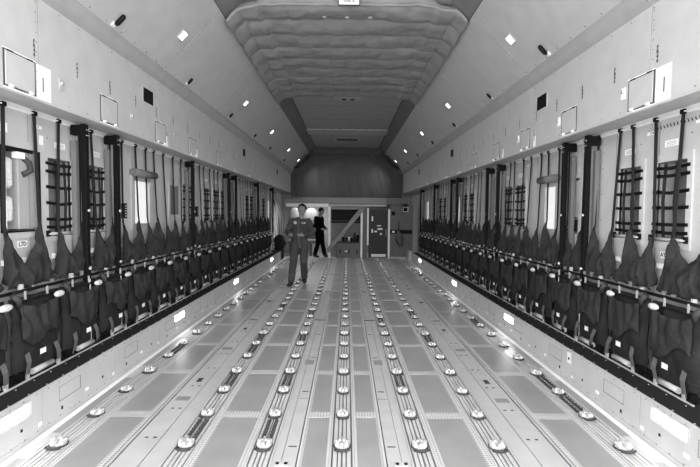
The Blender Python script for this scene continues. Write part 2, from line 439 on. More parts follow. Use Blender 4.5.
        def fn(u, v, w_=w_, h=h, s=s, sd=sd):
            th = (u - .5) * math.pi
            r_ = .11 * (1 + .25 * noise.noise(Vector((u * 4, v * 6, sd))))
            wid = w_ * .27 * (1 - .25 * abs(2 * v - 1) ** 3)
            return (s * (.155 - r_ * math.cos(th)), w_ / 2 + math.sin(th) * wid + .02 * noise.noise(Vector((v * 5, sd, 1))), .025 + v * h * .9)
        q = MB(); q.grid(fn, 12, 16); q.build('bag', [M_grey], bg_)
    for i, (a, b_, z0, z1, kind) in enumerate(lights):
        winno += 1
        e = empty(f'window_{winno}', (X, a, z0), f'tall bright window in the {SIDE[s]} wall, {ordn(i)} bright one from the camera', 'window'); struct(e)
        w_ = b_ - a; h = z1 - z0
        q = MB(); q.box(s * .02, s * .03, .0, w_, 0, h); q.build('window_pane', [M_window], e)
        q = MB()
        for c in ((0, .02, 0, h), (w_ - .02, w_, 0, h), (0, w_, 0, .02), (0, w_, h - .03, h)): q.box(-s * .016, s * .035, *c)
        q.build('window_frame', [M_lgrey], e, bevel=.004)
        if i == 0:
            bl = empty('roller_blind', (X, a, z1), f'grey rolled-up blind over the {ordn(i)} bright window of the {SIDE[s]} wall', 'blind')
            q = MB(); q.tube([(-s * .05, -.06, .06), (-s * .05, w_ + .06, .06)], .045, 14); q.build('roll', [M_grey], bl)
            for yy in (-.08, w_ + .05):
                q = MB(); q.box(-s * .07, 0, yy, yy + .015, .03, .09); q.build('end_bracket', [M_grey], bl, bevel=.004)
    for (a, b_, z0, z1, kind) in HOLES[s]:
        w_ = b_ - a; h = z1 - z0
        if kind == 'locker':
            e = empty('equipment_locker', (X, a, z0), 'open framed equipment recess with bright metal cylinders in the left wall', 'locker')
            q = MB()
            for c in ((0, .03, 0, h), (0, w_ * .8, h - .025, h), (0, w_, 0, .01), (w_ - .004, w_, 0, h)): q.box(.0, .02, *c)
            q.build('black_frame', [M_black], e, bevel=.006)
            q = MB(); q.box(-.155, -.10, .05, .19, .03, h - .1); q.build('dark_backing', [M_black], e)
            q = MB(); q.box(.005, .03, .032, .042, .03, h - .03); q.build('edge_strip', [M_white], e, bevel=.004)
            q = MB(); q.box(-.15, -.002, .20, w_ - .015, .02, h - .02); q.build('inner_panel', [M_fillet], e, bevel=.006)
            for zz0, zz1 in ((.08, .27), (.33, .56)):
                q = MB(); q.tube([(-.03, .115, zz0), (-.03, .115, zz0 + .02), (-.03, .115, zz1 - .02), (-.03, .115, zz1)], [.02, .04, .04, .02], 14); q.build('cylinder', [M_foil], e)
            q = MB(); q.tube([(.0, .24, h - .06), (.02, .29, h - .1), (.02, .31, h - .16), (.0, .24, h - .2)], .022, 10); q.build('hose', [M_dark], e)
            q = MB(); q.box(-.02, .03, .16, .24, h - .08, h - .03); q.build('valve', [M_white], e, bevel=.006)
        if kind == 'box':
            e = empty('wall_unit', (X, a, z0), 'grey panelled unit with a black clip in the right wall niche', 'wall unit')
            q = MB(); q.box(.02, .14, .03, w_ - .03, .17, h - .02); q.build('panel', [M_niche], e, bevel=.01)
            q = MB(); q.box(-.01, .12, .04, w_ - .10, .02, .15); q.build('clip', [M_black], e, bevel=.01)
            q = MB(); q.box(-.012, .05, .14, .22, .05, .12); q.build('latch', [M_white], e, bevel=.006)
        if kind == 'panel':
            e = empty('blank_panel', (X, a, z0), 'dark grey blank panel set in the left wall beside a net', 'panel')
            q = MB(); q.box(-.02, .006, .01, w_ - .01, .01, h - .01); q.build('sheet', [M_grey], e, bevel=.004)
            q = MB()
            for j in range(4): q.box(.006, .010, .02 + (w_ - .05) * (j % 2), .03 + (w_ - .05) * (j % 2), .02 + (h - .05) * (j // 2), .03 + (h - .05) * (j // 2))
            q.build('screw', [M_black], e)

# ================================================================ LEDGE, UPPER WALL, FILLET, SLOPE, CEILING
for s in (-1, 1):
    q = MB()
    def strip(x0, z0, x1, z1, ya, yb, mi, t=.02):
        a = Vector((s * x0, 0, z0)); b_ = Vector((s * x1, 0, z1)); n = Vector((-(b_ - a).z, 0, (b_ - a).x)).normalized() * t
        if n.x * s < 0 or (abs(n.x) < 1e-3 and n.z < 0): n = -n
        pts = [a, b_, b_ + n, a + n]; i = len(q.v)
        for yy in (ya, yb): q.v += [(p.x, yy, p.z) for p in pts]
        for f_ in ((0, 1, 2, 3), (7, 6, 5, 4), (0, 4, 5, 1), (1, 5, 6, 2), (2, 6, 7, 3), (3, 7, 4, 0)):
            q.f.append(tuple(i + k for k in f_)); q.m.append(mi); q.s.append(False)
    seams = [HULL_BACK, 1.1, 3.18, 5.15, 7.13, 9.28, 11.4, 13.5, 15.4, END]
    # ledge
    strip(XU, ZL, XW + .02, ZLW, HULL_BACK, END, 1)
    up = MB()
    ledge = struct(q.build('trim_ledge_' + SIDE[s], [M_wall, M_ledge])); q = MB()
    for ya, yb in zip(seams, seams[1:]): strip(XU, ZL, XU, ZC, ya + .005, yb - .005, 0)
    strip(XU + .004, ZL, XU + .004, ZC, HULL_BACK, END, 2)
    upper = struct(q.build('wall_upper_' + SIDE[s], [M_wall, M_ledge, M_seam2])); q = MB()
    N = 6; pts = []
    for k in range(N + 1):   # rounded fillet bulging into the room a little
        t = k / N; bx = XU + (XD - XU) * t; bz = ZC + (ZD - ZC) * t
        pts.append((bx - .025 * math.sin(math.pi * t), bz - .012 * math.sin(math.pi * t)))
    for ya, yb in zip(seams, seams[1:]):
        for (x0, z0), (x1, z1) in zip(pts, pts[1:]): strip(x0, z0, x1, z1, ya + .004, yb - .004, 0)
    strip(XU + .01, ZC, XD + .01, ZD, HULL_BACK, END, 1)
    struct(q.build('trim_fillet_' + SIDE[s], [M_fillet, M_trim])); q = MB()
    for ya, yb in zip(seams, seams[1:]): strip(XD, ZD, XE, ZE, ya + .007, yb - .007, 0)
    strip(XD + .005, ZD + .005, XE + .005, ZE + .005, HULL_BACK, END, 1)
    slope = struct(q.build('wall_slope_' + SIDE[s], [M_slope, M_seam])); q = MB()
    strip(XE, ZE, XF, ZF, HULL_BACK, END, 0)
    strip(XE + .004, ZE - .004, XE - .006, ZE + .004, HULL_BACK, END, 1, .004)
    strip(XF, ZF - .002, XF - .025, ZF - .002, 9.3, END, 1, .004)
    struct(q.build('trim_duct_' + SIDE[s], [M_duct, M_seam]))
    # rivet rows
    q = MB()
    dirv = Vector((XE - XD, 0, ZE - ZD)).normalized()
    for y in seams[2:-1]:
        for j in range(14):
            t = (j + .5) / 14; x = XD + (XE - XD) * t; z = ZD + (ZE - ZD) * t
            for dy in (-.03, .03): q.box(s * (x - .004), s * (x + .001), y + dy, y + dy + .008, z - .004, z + .001)
        for j in range(10):
            z = ZL + .04 + j * .068
            q.box(s * (XU - .003), s * XU, y - .03, y - .024, z, z + .007)
    k = 2.4
    while k < 15:
        q.box(s * (XU - .003), s * XU, k, k + .008, ZC - .03, ZC - .022); q.box(s * (XU - .003), s * XU, k + .1, k + .108, ZL + .015, ZL + .022)
        q.box(s * (XD - .02), s * (XD - .012), k, k + .008, ZD + .008, ZD + .018); k += .25
    q.build('rivets', [M_grey], upper)
    # slots in the ledge underside
    q = MB()
    for k in range(12):
        y = 3.35 + 1.07 * k
        xx = 2.30; zz = ZL + (xx - XU) / (XW + .02 - XU) * (ZLW - ZL)
        q.box(s * (xx - .035), s * (xx + .035), y - .14, y + .14, zz - .004, zz + .004)
    q.build('ledge_slots', [M_grey], ledge)
    # frame numbers stencilled on the upper wall
    rotU = (R(90), 0, R(90) if s == -1 else R(-90))
    for k in range(20):
        y = (3.13 if s == -1 else 3.1) + .49 * k
        n = 46 - k
        text('F\nR\n%d\n%d' % (n // 10, n % 10), .036, (s * (XU - .003), y, 2.675), rotU, M_ink, upper, 'frame_lettering', spacing=.85)
    # access hatches
    first = None
    ys = [2.95, 4.05, 5.16, 6.22, 7.5, 8.57, 9.74, 10.9, 12.0, 13.1] if s == -1 else [3.22, 4.27, 5.33, 6.36, 7.45, 8.45, 9.5, 10.6, 11.7, 12.8]
    for i, y in enumerate(ys):
        y += .045
        e = empty('access_hatch', (s * XU, y, 2.462), f'square latched hatch low on the {SIDE[s]} upper wall, {ordn(i)} from the camera', 'hatch', f'hatches on the {SIDE[s]} upper wall')
        q = MB(); q.box(-s * .006, 0, -.132, .132, -.108, .108); q.build('hatch_cover', [M_wall], e, bevel=.003)
        q = MB()
        for c in ((-.148, -.136, -.115, .115), (.136, .144, -.115, .115), (-.148, .144, -.120, -.110), (-.148, .144, .110, .116)): q.box(-s * .003, 0, *c)
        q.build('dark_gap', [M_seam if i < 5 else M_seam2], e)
        for za, zb in ((.117, .124), (-.13, -.121)):
            q = MB(); q.box(-s * .004, 0, -.148, .15, za, zb); q.build('edge_strip', [M_white], e)
        for yy in (-.09, .09):
            q = MB(); q.tube([(-s * .012, yy - .015, -.112), (-s * .012, yy + .015, -.112)], .011, 8); q.build('latch', [M_white], e)
            q = MB(); q.box(-s * .014, 0, yy - .03, yy + .02, .108, .116); q.build('hinge', [M_black], e, bevel=.003)
        if i in (0, 2, 3):
            yy = y + .16 if s == 1 else y + .16
            if s == 1: yy = y - .30
            hh = .12 if i == 0 else .06
            p = empty('white_placard', (s * XU, yy, 2.445), f'white placard with a handle slot beside the {ordn(i)} {SIDE[s]} upper hatch', 'placard')
            q = MB(); q.box(-s * .004, 0, 0, .14 if i == 0 else .05, -.11, -.11 + 2 * hh); q.build('plate', [M_white], p)
            q = MB(); q.box(-s * .006, -s * .004, .05 if i == 0 else .02, .062 if i == 0 else .026, -.05, .05); q.build('slot', [M_grey], p)
        if i in (0, 1, 2):
            yy = y + (.42 if s == -1 else .20)
            p = empty('wall_socket', (s * XU, yy, 2.50), f'small round-knobbed socket on the {SIDE[s]} upper wall, {ordn(i)} from the camera', 'socket')
            q = MB(); q.box(-s * .006, 0, -.025, .03, -.045, .045); q.build('plate', [M_lgrey if s == -1 else M_white], p, bevel=.004)
            q = MB(); q.tube([(0, 0, .012), (-s * .02, 0, .012)], .015, 12); q.build('knob', [M_alu], p)
    # black vents
    for i, y in enumerate((4.89, 9.36, 13.76) if s == -1 else (4.93, 9.11, 13.26)):
        e = empty('air_vent', (s * XU, y, 2.80), f'black rectangular vent on the {SIDE[s]} upper wall, {ordn(i)} from the camera', 'vent')
        q = MB(); q.box(-s * .004, 0, -.12, .12, -.075, .075); q.build('grille', [M_black], e)
        q = MB()
        for c in ((-.128, -.12, -.08, .08), (.12, .128, -.08, .08), (-.128, .128, .075, .083), (-.128, .128, -.083, -.075)): q.box(-s * .006, 0, *c)
        q.build('vent_rim', [M_wall], e)
    # sloped-panel lamps
    ang = math.atan2(ZE - ZD, XD - XE)
    nrm = Vector((-s * math.sin(ang), 0, -math.cos(ang)))      # into the room
    rot = Euler((0, (math.pi + ang) if s == 1 else (math.pi - ang), 0))
    for i, y in enumerate((4.94, 7.94, 10.69, 13.7, 16.4)):
        t = .45; c = Vector((s * (XD + (XE - XD) * t), y, ZD + (ZE - ZD) * t))
        e = empty('ceiling_lamp', c, f'small square ceiling lamp glowing on the {SIDE[s]} sloped panels, {ordn(i)} from the camera', 'lamp', f'lamps on the {SIDE[s]} sloped panels')
        e.rotation_euler = rot.copy()
        q = MB(); hs = .055
        for c4 in ((-hs - .02, hs + .02, -hs - .02, -hs), (-hs - .02, hs + .02, hs, hs + .02), (-hs - .02, -hs, -hs, hs), (hs, hs + .02, -hs, hs)): q.box(c4[0] * .8, c4[1] * .8, c4[2], c4[3], 0, .008)
        q.build('lamp_frame', [M_lgrey], e, bevel=.002)
        q = MB(); q.box(-hs * .8 + .002, hs * .8 - .002, -hs + .002, hs - .002, .0005, .005); q.build('lamp_lens', [M_lamp], e)
        L = bpy.data.lights.new('lamp_light', 'AREA'); L.energy = LAMP_W; L.size = .1; L.spread = R(115)
        lo = bpy.data.objects.new('lamp_light', L); COL.objects.link(lo); lo.parent = e; lo.location = (0, 0, .02); lo.rotation_euler = (math.pi, 0, 0)
    # black capsule fittings low on the slope
    for i, y in enumerate((4.0, 5.78, 7.78, 9.78, 11.68, 14.28) if s == -1 else (4.58, 6.33, 8.38, 10.48, 12.68, 14.68)):
        t = .045; c = Vector((s * (XD + (XE - XD) * t), y, ZD + (ZE - ZD) * t))
        e = empty('capsule_fitting', c, f'short black capsule fitting on the {SIDE[s]} slope above the fillet, {ordn(i)} from the camera', 'fitting', f'capsule fittings along the {SIDE[s]} slope')
        e.rotation_euler = rot.copy()
        if i > 0: e.scale = (.75, .6, .8)
        sg = 1 if s == 1 else -1
        q = MB(); q.tube([(sg * -.0, 0, .02), (sg * .02, 0, .024), (sg * .10, 0, .024), (sg * .12, 0, .02)], [.012, .022, .022, .012], 10); q.build('capsule', [M_black], e)
        q = MB(); q.box(-sg * .03, sg * .015, -.025, .025, 0, .012); q.build('base_tab', [M_white], e, bevel=.003)

# ceiling
q = MB(); q.box(-XF - .02, XF + .02, HULL_BACK, END, ZF, ZF + .03, 0)
for y in (10.4, 11.9, 13.25): q.box(-XF, XF, y, y + .012, ZF - .001, ZF, 1)
q.box(-XF, XF, 13.3, 14.1, ZF - .02, ZF - .001, 2)
for k in range(9): q.box(-1.0 + k * .25, -.93 + k * .25, 13.12, 13.16, ZF - .006, ZF, 1)
ceil = struct(q.build('ceiling', [M_ceil, M_seam, M_lgrey]))
q = MB(); q.box(-1.2, 1.2, 9.24, 9.27, ZF - .01, ZF); q.build('ceiling_joint', [M_seam2], ceil)
e = empty('ceiling_grille', (0, 15.2, ZF), 'slatted air grille in the far ceiling above the curtain', 'grille')
q = MB(); q.box(-.42, .42, -.45, .45, -.012, 0); q.build('frame', [M_lgrey], e)
q = MB()
for k in range(7): q.box(-.36, .36, -.35 + k * .07, -.32 + k * .07, -.02, -.012)
q.build('slats', [M_seam], e)
e = empty('ceiling_fixture', (0.02, 9.75, ZF), 'small recessed ceiling box with two black holes behind the quilt', 'fixture')
q = MB(); q.box(-.3, .3, -.1, .1, -.02, 0); q.build('plate', [M_lgrey], e, bevel=.004)
for x in (-.09, .09):
    q = MB(); q.box(x - .04, x + .04, -.07, .05, -.03, -.019); q.build('socket', [M_black], e, bevel=.004)

# quilted blanket under the ceiling
YQ0, YQ1 = 5.2, 9.37
def quilt(u, v):
    y = YQ0 + (YQ1 - YQ0) * v
    tt = 2 * u - 1; ax = abs(tt)
    # profile across: flat middle, rounded down at each side to the slope edge
    if ax < .72: x = ax / .72 * 1.06; z = ZF - .05
    else:
        k = (ax - .72) / .28; x = 1.06 + .36 * math.sin(k * math.pi / 2) ** .9; z = ZF - .05 - .17 * (1 - math.cos(k * math.pi / 2))
    x = math.copysign(x, tt)
    # stitched pillow bumps
    cu = abs(math.sin(u * math.pi * 12)); cv = abs(math.sin(v * math.pi * 9))
    puff = (min(cu, 1) ** .5) * (.008 if ax < .72 else .03) + (cv ** .35) * .045
    nz = noise.noise(Vector((x * 2.4, y * 2.4, 3))) * .03 + noise.noise(Vector((x * 7, y * 7, 8))) * .012
    # front and rear edges turn up to the ceiling
    ed = 0
    if v < .04: ed = (1 - v / .04) ** 2 * .05
    if v > .97: ed = ((v - .97) / .03) ** 2 * .04
    return (x, y + (.22 * max(0, ax - .55) / .45 if v < .02 else 0) * (1 - v / .02 if v < .02 else 0), z - puff - nz + ed)
q = MB(); q.grid(quilt, 144, 150)
e = empty('quilted_blanket', (0, 0, 0), 'grey quilted insulation blanket slung under the middle of the ceiling', 'blanket')
q.build('quilt', [M_quilt], e, solid=.008)
q = MB()
for k in range(1, 9):
    v = k / 9
    q.tube([Vector(quilt(u / 48, v)) + Vector((0, 0, -.002)) for u in range(49)], .008, 5)
q.build('stitched_seam', [M_ceil], e)
for x in (-.28, .0, .28):
    q = MB(); q.ell((x, YQ0 + .28, ZF - .12), (.03, .03, .012), 10, 6); q.build('button', [M_ceil], e)
# front roll of the blanket
q = MB(); q.tube([Vector(quilt(.015 + .97 * u / 60, .012)) + Vector((0, 0, -.01)) for u in range(61)], .022, 8); q.build('edge_roll', [M_quilt], e)
e = empty('load_placard', (0.02, 5.15, 3.965), 'white load placard hanging at the front edge of the quilted blanket', 'sign')
q = MB(); q.box(-.115, .115, -.004, .004, -.035, .04); q.build('plate', [M_white], e)
q = MB()
for c in ((-.125, -.115, -.045, .07), (.115, .125, -.045, .07), (-.125, .125, -.045, -.035)): q.box(c[0], c[1], -.006, .006, c[2], c[3])
q.build('holder', [M_dark], e)
text('LOAD 18', .03, (0, -.0055, .005), (R(90), 0, 0), M_ink, e)

# ================================================================ FORWARD END: curtain, beam, bulkhead
def halfw(z):
    if z < ZC: return XU - .02
    if z < ZD: return XU + (XD - XU) * (z - ZC) / (ZD - ZC) - .02
    if z < ZE: return XD + (XE - XD) * (z - ZD) / (ZE - ZD) - .02
    return XE + (XF - XE) * (min(z, ZF) - ZE) / (ZF - ZE) - .02
def curt(u, v):
    z = 1.95 + (ZF - .02 - 1.95) * v; x = (2 * u - 1) * halfw(z)
    f = .05 * math.sin(x * 5 + .8 * z) * (.3 + .7 * noise.noise(Vector((x * .8, z * .4, 2))) ** 2 * 4) + .035 * noise.noise(Vector((x * 4, z * 1.2, 5))) + .03 * noise.noise(Vector((x * 9 + z * 2, z * 2, 1)))
    return (x, END - .12 - f, z)
q = MB(); q.grid(curt, 120, 50)
e = empty('bulkhead_curtain', (0, 0, 0), 'dark grey fabric curtain closing off the far end above the beam', 'curtain')
q.build('fabric', [M_curtain], e, solid=.006)
q = MB(); q.box(-1.3, 1.3, END - .26, END - .18, 3.78, ZF - .01); q.build('top_band', [M_curtain], e, bevel=.01)
for s in (-1, 1):
    g = empty('bundled_drape', (s * 1.9, END - .5, 3.2), f'dark gathered drape tied in the {SIDE[s]} upper far corner', 'drape')
    q = MB()
    for j in range(5):
        q.tube([(s * (.08 - .02 * j), .02 * j, .02), (s * (-.18 - .03 * j), .03 * j, .22 + .02 * j), (s * (-.42 - .02 * j), .02 * j, .52)], [.025, .05, .03], 8)
    q.build('drape_folds', [M_dark], g)
# walls behind the opening
q = MB(); q.box(-2.5, 2.5, END, END + .05, 0, ZF + .05); struct(q.build('wall_forward', [M_beam]))
BY = 15.0
e = empty('cross_beam', (0, BY, 1.95), 'wide grey cross beam spanning the far end under the curtain', 'beam')
q = MB(); q.box(-2.14, 2.14, 0, .25, -.10, .12); q.build('beam', [M_beam], e, bevel=.02)
q = MB(); q.box(-2.1, -1.5, -.02, 0, .06, .11); q.box(1.35, 2.1, -.02, 0, -.08, .10); q.build('cover_plate', [M_grey], e, bevel=.01)
q = MB(); q.box(-2.1, 1.35, -.005, .2, -.17, -.11); q.build('lower_rail', [M_lgrey], e, bevel=.01)
q = MB(); q.box(-2.05, -.62, -.02, -.006, -.20, -.09); q.build('pale_fascia', [M_white], e, bevel=.004)
def px(x): return (x - 347) * BY / F + .02
def pz(y): return 1.55 - (y - 213) * BY / F
# uprights
for i, (a, b_, m, y0, y1, lab) in enumerate(((328, 330.3, M_white, 207, 258.4, 'pale post at the right of the far doorway opening'), (360.6, 362.6, M_white, 209, 258.4, 'pale post between the open bay and the dark panel'),
                             (367, 368.7, M_white, 208, 245, 'short pale post at the left edge of the dark door'), (388, 390, M_white, 209, 258.4, 'pale post at the right edge of the dark door'))):
    q = MB(); q.box(px(a), px(b_), BY, BY + .08, pz(y1), pz(y0)); o = q.build('bulkhead_post', [m], bevel=.005); tag(o, lab, 'post')
# open bay
e = empty('storage_bay', (0, 0, 0), 'open bay with a dark upper shelf in the far bulkhead', 'storage bay')
q = MB(); q.box(px(330.3), px(360.6), BY + .5, BY + .54, 0, pz(222)); q.build('back_panel', [M_beam], e)
q = MB(); q.box(px(330.3), px(360.6), BY + .1, BY + .5, pz(223), pz(221.3)); q.box(px(330.3), px(360.6), BY + .45, BY + .5, pz(221), pz(208)); q.build('dark_shelf', [M_black], e)
q = MB(); q.box(px(330.3), px(360.6), BY, BY + .06, pz(209.5), pz(207)); q.build('header', [M_beam], e)
q = MB(); a = Vector((px(363), BY - .04, pz(207.5))); b_ = Vector((px(327.5), BY - .04, pz(251.5)))
d = (b_ - a).normalized(); n = Vector((-d.z, 0, d.x)) * .075; t = Vector((0, .05, 0))
i = 0
for p in (a - n, b_ - n, b_ + n, a + n): q.v.append(tuple(p - t))
for p in (a - n, b_ - n, b_ + n, a + n): q.v.append(tuple(p))
for f_ in ((0, 1, 2, 3), (7, 6, 5, 4), (0, 4, 5, 1), (1, 5, 6, 2), (2, 6, 7, 3), (3, 7, 4, 0)): q.f.append(f_); q.m.append(0); q.s.append(False)
o = q.build('diagonal_brace', [M_beam], bevel=.008); tag(o, 'grey diagonal brace crossing the open bay at the far end', 'brace')
e = empty('equipment_crate', (px(348.5), BY + .22, 0), 'grey crate standing in the open bay at the far end', 'crate')
w_ = (px(361) - px(336)) / 2 - .01
q = MB(); q.box(-w_, w_, -.16, .16, 0, .52); q.build('body', [M_grey], e, bevel=.012)
q = MB(); q.box(-w_ + .02, w_ - .02, -.17, .17, .52, .56); q.build('lid', [M_dark], e, bevel=.01)
for x in (-.28, .02, .3):
    q = MB(); q.box(x - .02, x + .02, -.175, -.16, .16, .3); q.build('latch', [M_black], e)
q = MB(); q.box(-.12, -.02, -.165, -.16, .22, .26); q.build('label_plate', [M_white], e)
for i, (x, h, r, m, lab) in enumerate(((-.28, .16, .035, M_lgrey, 'pale grey can at the left end of the crate top'), (-.18, .2, .03, M_black, 'black bottle beside the pale can on the crate'), (-.08, .15, .035, M_dark, 'short dark jar on the crate top'),
                                  (.02, .22, .03, M_white, 'white bottle in the middle of the crate top'), (.11, .17, .035, M_black, 'black flask right of the white bottle'), (.21, .32, .05, M_dark, 'tall dark canister on the crate top'), (.32, .3, .04, M_black, 'tall black canister at the right end of the crate'))):
    g = empty('bottle', (px(348.5) + x, BY + .2, .56), lab, 'bottle', 'containers on the far crate')
    q = MB(); q.tube([(0, 0, 0), (0, 0, h * .7), (0, 0, h * .8)], [r, r, r * .5], 10); q.build('body', [m], g)
    q = MB(); q.tube([(0, 0, h * .8), (0, 0, h)], r * .45, 8); q.build('cap', [M_lgrey if m is M_black else M_black], g)
q = MB(); q.box(px(362.6), px(367), BY + .04, BY + .08, 0, pz(208)); struct(q.build('wall_panel_narrow', [M_grey]))
# dark door
e = empty('bulkhead_door', (0, 0, 0), 'dark grey door with white labels and a bright kick plate in the far bulkhead', 'door')
q = MB(); q.box(px(368.7), px(388), BY + .02, BY + .08, .03, pz(209)); q.build('door_leaf', [M_dark], e, bevel=.01)
q = MB()
for (xa, xb, ya, yb) in ((371.5, 373, 216, 221), (371.5, 373, 229, 232.5), (377, 381, 225, 226), (377.5, 382.5, 228, 229.5), (374.5, 377, 230.5, 232), (380, 382, 232.8, 234.5)): q.box(px(xa), px(xb), BY + .012, BY + .02, pz(yb), pz(ya))
q.build('door_labels', [M_white], e)
q = MB(); q.box(px(371.5), px(386), BY + .0, BY + .02, pz(256.8), pz(254)); q.build('kick_plate', [M_white], e, bevel=.008)
q = MB(); q.tube([(px(386), BY - .0, pz(236)), (px(386), BY - .0, pz(229))], .015, 8); q.build('door_handle', [M_alu], e)
# right cabinet
e = empty('bulkhead_cabinet', (0, 0, 0), 'plain grey cabinet with a black middle recess at the far right', 'cabinet')
q = MB(); q.box(px(390), px(413), BY + .05, BY + .5, .06, pz(233.5)); q.box(px(390), px(413), BY + .05, BY + .5, pz(229.5), 1.85); q.build('body', [M_grey], e, bevel=.008)
q = MB(); q.box(px(390), px(413), BY + .12, BY + .5, pz(233.5), pz(229.5)); q.box(px(391.5), px(395), BY + .03, BY + .05, pz(215), pz(211)); q.build('recess', [M_black], e)
q = MB(); q.box(px(392.5), px(395), BY + .06, BY + .12, pz(232.5), pz(230.5)); q.build('switch', [M_white], e)
q = MB(); q.box(px(389), px(413), BY - .0, BY + .05, 0, .06); q.build('plinth', [M_lgrey], e)
e = empty('lamp_box', (px(404.5), 14.8, pz(208)), 'black box with a pale square rim hung high at the far right', 'light box')
q = MB(); q.box(-.09, .09, 0, .08, -.12, .12); q.build('housing', [M_black], e, bevel=.01)
q = MB()
for c in ((-.09, -.07, -.12, .05), (.07, .09, -.12, .05), (-.09, .09, -.12, -.10), (-.09, .09, .03, .05)): q.box(c[0], c[1], -.01, 0, c[2], c[3])
q.build('rim', [M_white], e)
q = MB(); q.box(-.015, .015, .06, .25, .10, .14); q.box(-.015, .015, .22, .25, .0, .12); q.build('hanger', [M_black], e)
e = empty('hanging_bag', (1.83, 14.75, .45), 'pale crumpled bag hanging in front of the far cabinet', 'bag')
def bagf(u, v):
    th = 2 * math.pi * u; r_ = .13 * math.sin(math.pi * min(1, v * .9 + .1)) ** .7 * (1 + .3 * noise.noise(Vector((math.cos(th) * 2, math.sin(th) * 2, v * 5))))
    return (r_ * math.cos(th) - .1 * v, r_ * .7 * math.sin(th), v * .55)
q = MB(); q.grid(bagf, 18, 14); q.build('bag', [M_strap2], e)
q = MB(); q.tube([(-.09, 0, .52), (-.06, .1, .66), (-.04, .29, .80)], .012, 6); q.build('strap', [M_black], e)
# passage on the left: crew seats, lamp, posts
for i, (x, lab) in enumerate(((-1.88, 'rounded grey crew seat at the far left of the passage'), (-1.28, 'rounded grey crew seat behind the walking person'))):
    e = empty('crew_seat', (x, 16.0, 0), lab, 'seat')
    q = MB(); q.tube([(0, 0, .6), (0, 0, .7), (0, 0, 1.2), (0, 0, 1.62), (0, 0, 1.72)], [.18, .24, .25, .2, .08], 16, sx=1, sy=.35); q.build('backrest', [M_grey], e)
    q = MB(); q.box(-.23, .23, -.45, .05, .45, .58); q.build('cushion', [M_grey], e, bevel=.04)
    q = MB(); q.tube([(0, -.2, 0), (0, -.2, .45)], .05, 10); q.build('pedestal', [M_grey], e)
e = empty('passage_lamp', (-1.25, 15.75, 1.98), 'long bright strip lamp over the passage at the far left', 'lamp')
q = MB(); q.box(-.6, .6, -.06, .06, 0, .03); q.build('housing', [M_lgrey], e)
q = MB(); q.tube([(-.58, 0, -.015), (.58, 0, -.015)], .02, 10); q.build('tube', [M_lamp], e)
L = bpy.data.lights.new('tube_light', 'AREA'); L.shape = 'RECTANGLE'; L.energy = 22; L.size = 1.1; L.size_y = .06
lo = bpy.data.objects.new('tube_light', L); COL.objects.link(lo); lo.parent = e; lo.location = (0, 0, -.05)
q = MB(); q.box(-2.1, -.55, 17.0, 17.05, 0, 2.1); q.box(-2.1, -.55, 15.4, 17.05, 2.05, 2.08); struct(q.build('wall_passage', [M_lgrey]))
# gear at the far left end of the seat row
e = empty('gear_bag', (-2.2, 14.45, .30), 'dark lumpy gear bag on the far end of the left sill', 'bag')
def gb(u, v):
    th = 2 * math.pi * u; r_ = .16 * math.sin(math.pi * (.08 + .9 * v)) ** .5 * (1 + .9 * noise.noise(Vector((math.cos(th) * 2, math.sin(th) * 2, v * 5 + 9))))
    return (r_ * math.cos(th) * 1.1, r_ * math.sin(th), v * .52)
q = MB(); q.grid(gb, 20, 14); q.build('bag', [M_fab], e)
for x, y in ((.02, -.1), (.06, .1), (-.08, -.25), (.1, .2), (-.02, 0)):
    q = MB(); q.ribbon([(x, y * .4, .40), (x * 2 - .08, y + .1, 1.1), (-.26, y * 1.5 + .1, 2.0)], (0, .02, 0), .006); q.build('strap', [M_strap], e)

# ================================================================ STANCHIONS
POSTS = {-1: (4.05, 4.6, 6.85, 8.95, 9.5, 11.84, 14.2), 1: (4.33, 4.78, 6.89, 7.42, 9.44, 9.98, 11.9, 14.1)}
for s in (-1, 1):
    for i, y in enumerate(POSTS[s]):
        e = empty('stanchion', (s * 2.35, y, ZS), f'tall black stanchion rising from the {SIDE[s]} seat row to the ledge, {ordn(i)} from the camera', 'stanchion', f'black stanchions along the {SIDE[s]} wall')
        q = MB(); q.box(-.0 * s, s * .045, -.028, .028, .6, 2.03); q.box(s * .012, s * .035, -.012, .012, .05, .6); q.build('post', [M_black], e, bevel=.003)
        q = MB(); q.box(s * .02, s * .13, -.04, .02, 1.93, 2.02); q.build('top_bracket', [M_black], e, bevel=.006)
        q = MB(); q.box(s * .085, s * .13, -.035, .015, .65, 1.88); q.build('guide_rail', [M_grey], e, bevel=.004)
        q = MB(); q.tube([(-s * .004, 0, .02), (-s * .004, 0, .62)], .007, 6); q.build('strut', [M_alu], e)
        for z in (1.25, .72):
            q = MB(); q.tube([(-s * .015, 0, z), (s * .0, 0, z)], .016, 8); q.build('pin', [M_alu], e)
        for z in (1.93, 1.98):
            for yy in (-.012, .012):
                q = MB(); q.tube([(-s * .003, yy, z), (0, yy, z)], .005, 6); q.build('bolt', [M_white], e)
        if s == -1 and i in (1, 2) :
            g = empty('label_box', (s * 2.345, y + .06, 1.47), f'small black box with white print beside the {ordn(i)} left stanchion', 'box')
            q = MB(); q.box(-.01, .03, -.02, .035, 0, .16); q.build('housing', [M_black], g, bevel=.003)
            q = MB()
            for k in range(5): q.box(.03, .031, -.012, .027, .02 + k * .027, .03 + k * .027)
            q.build('print', [M_lgrey], g)

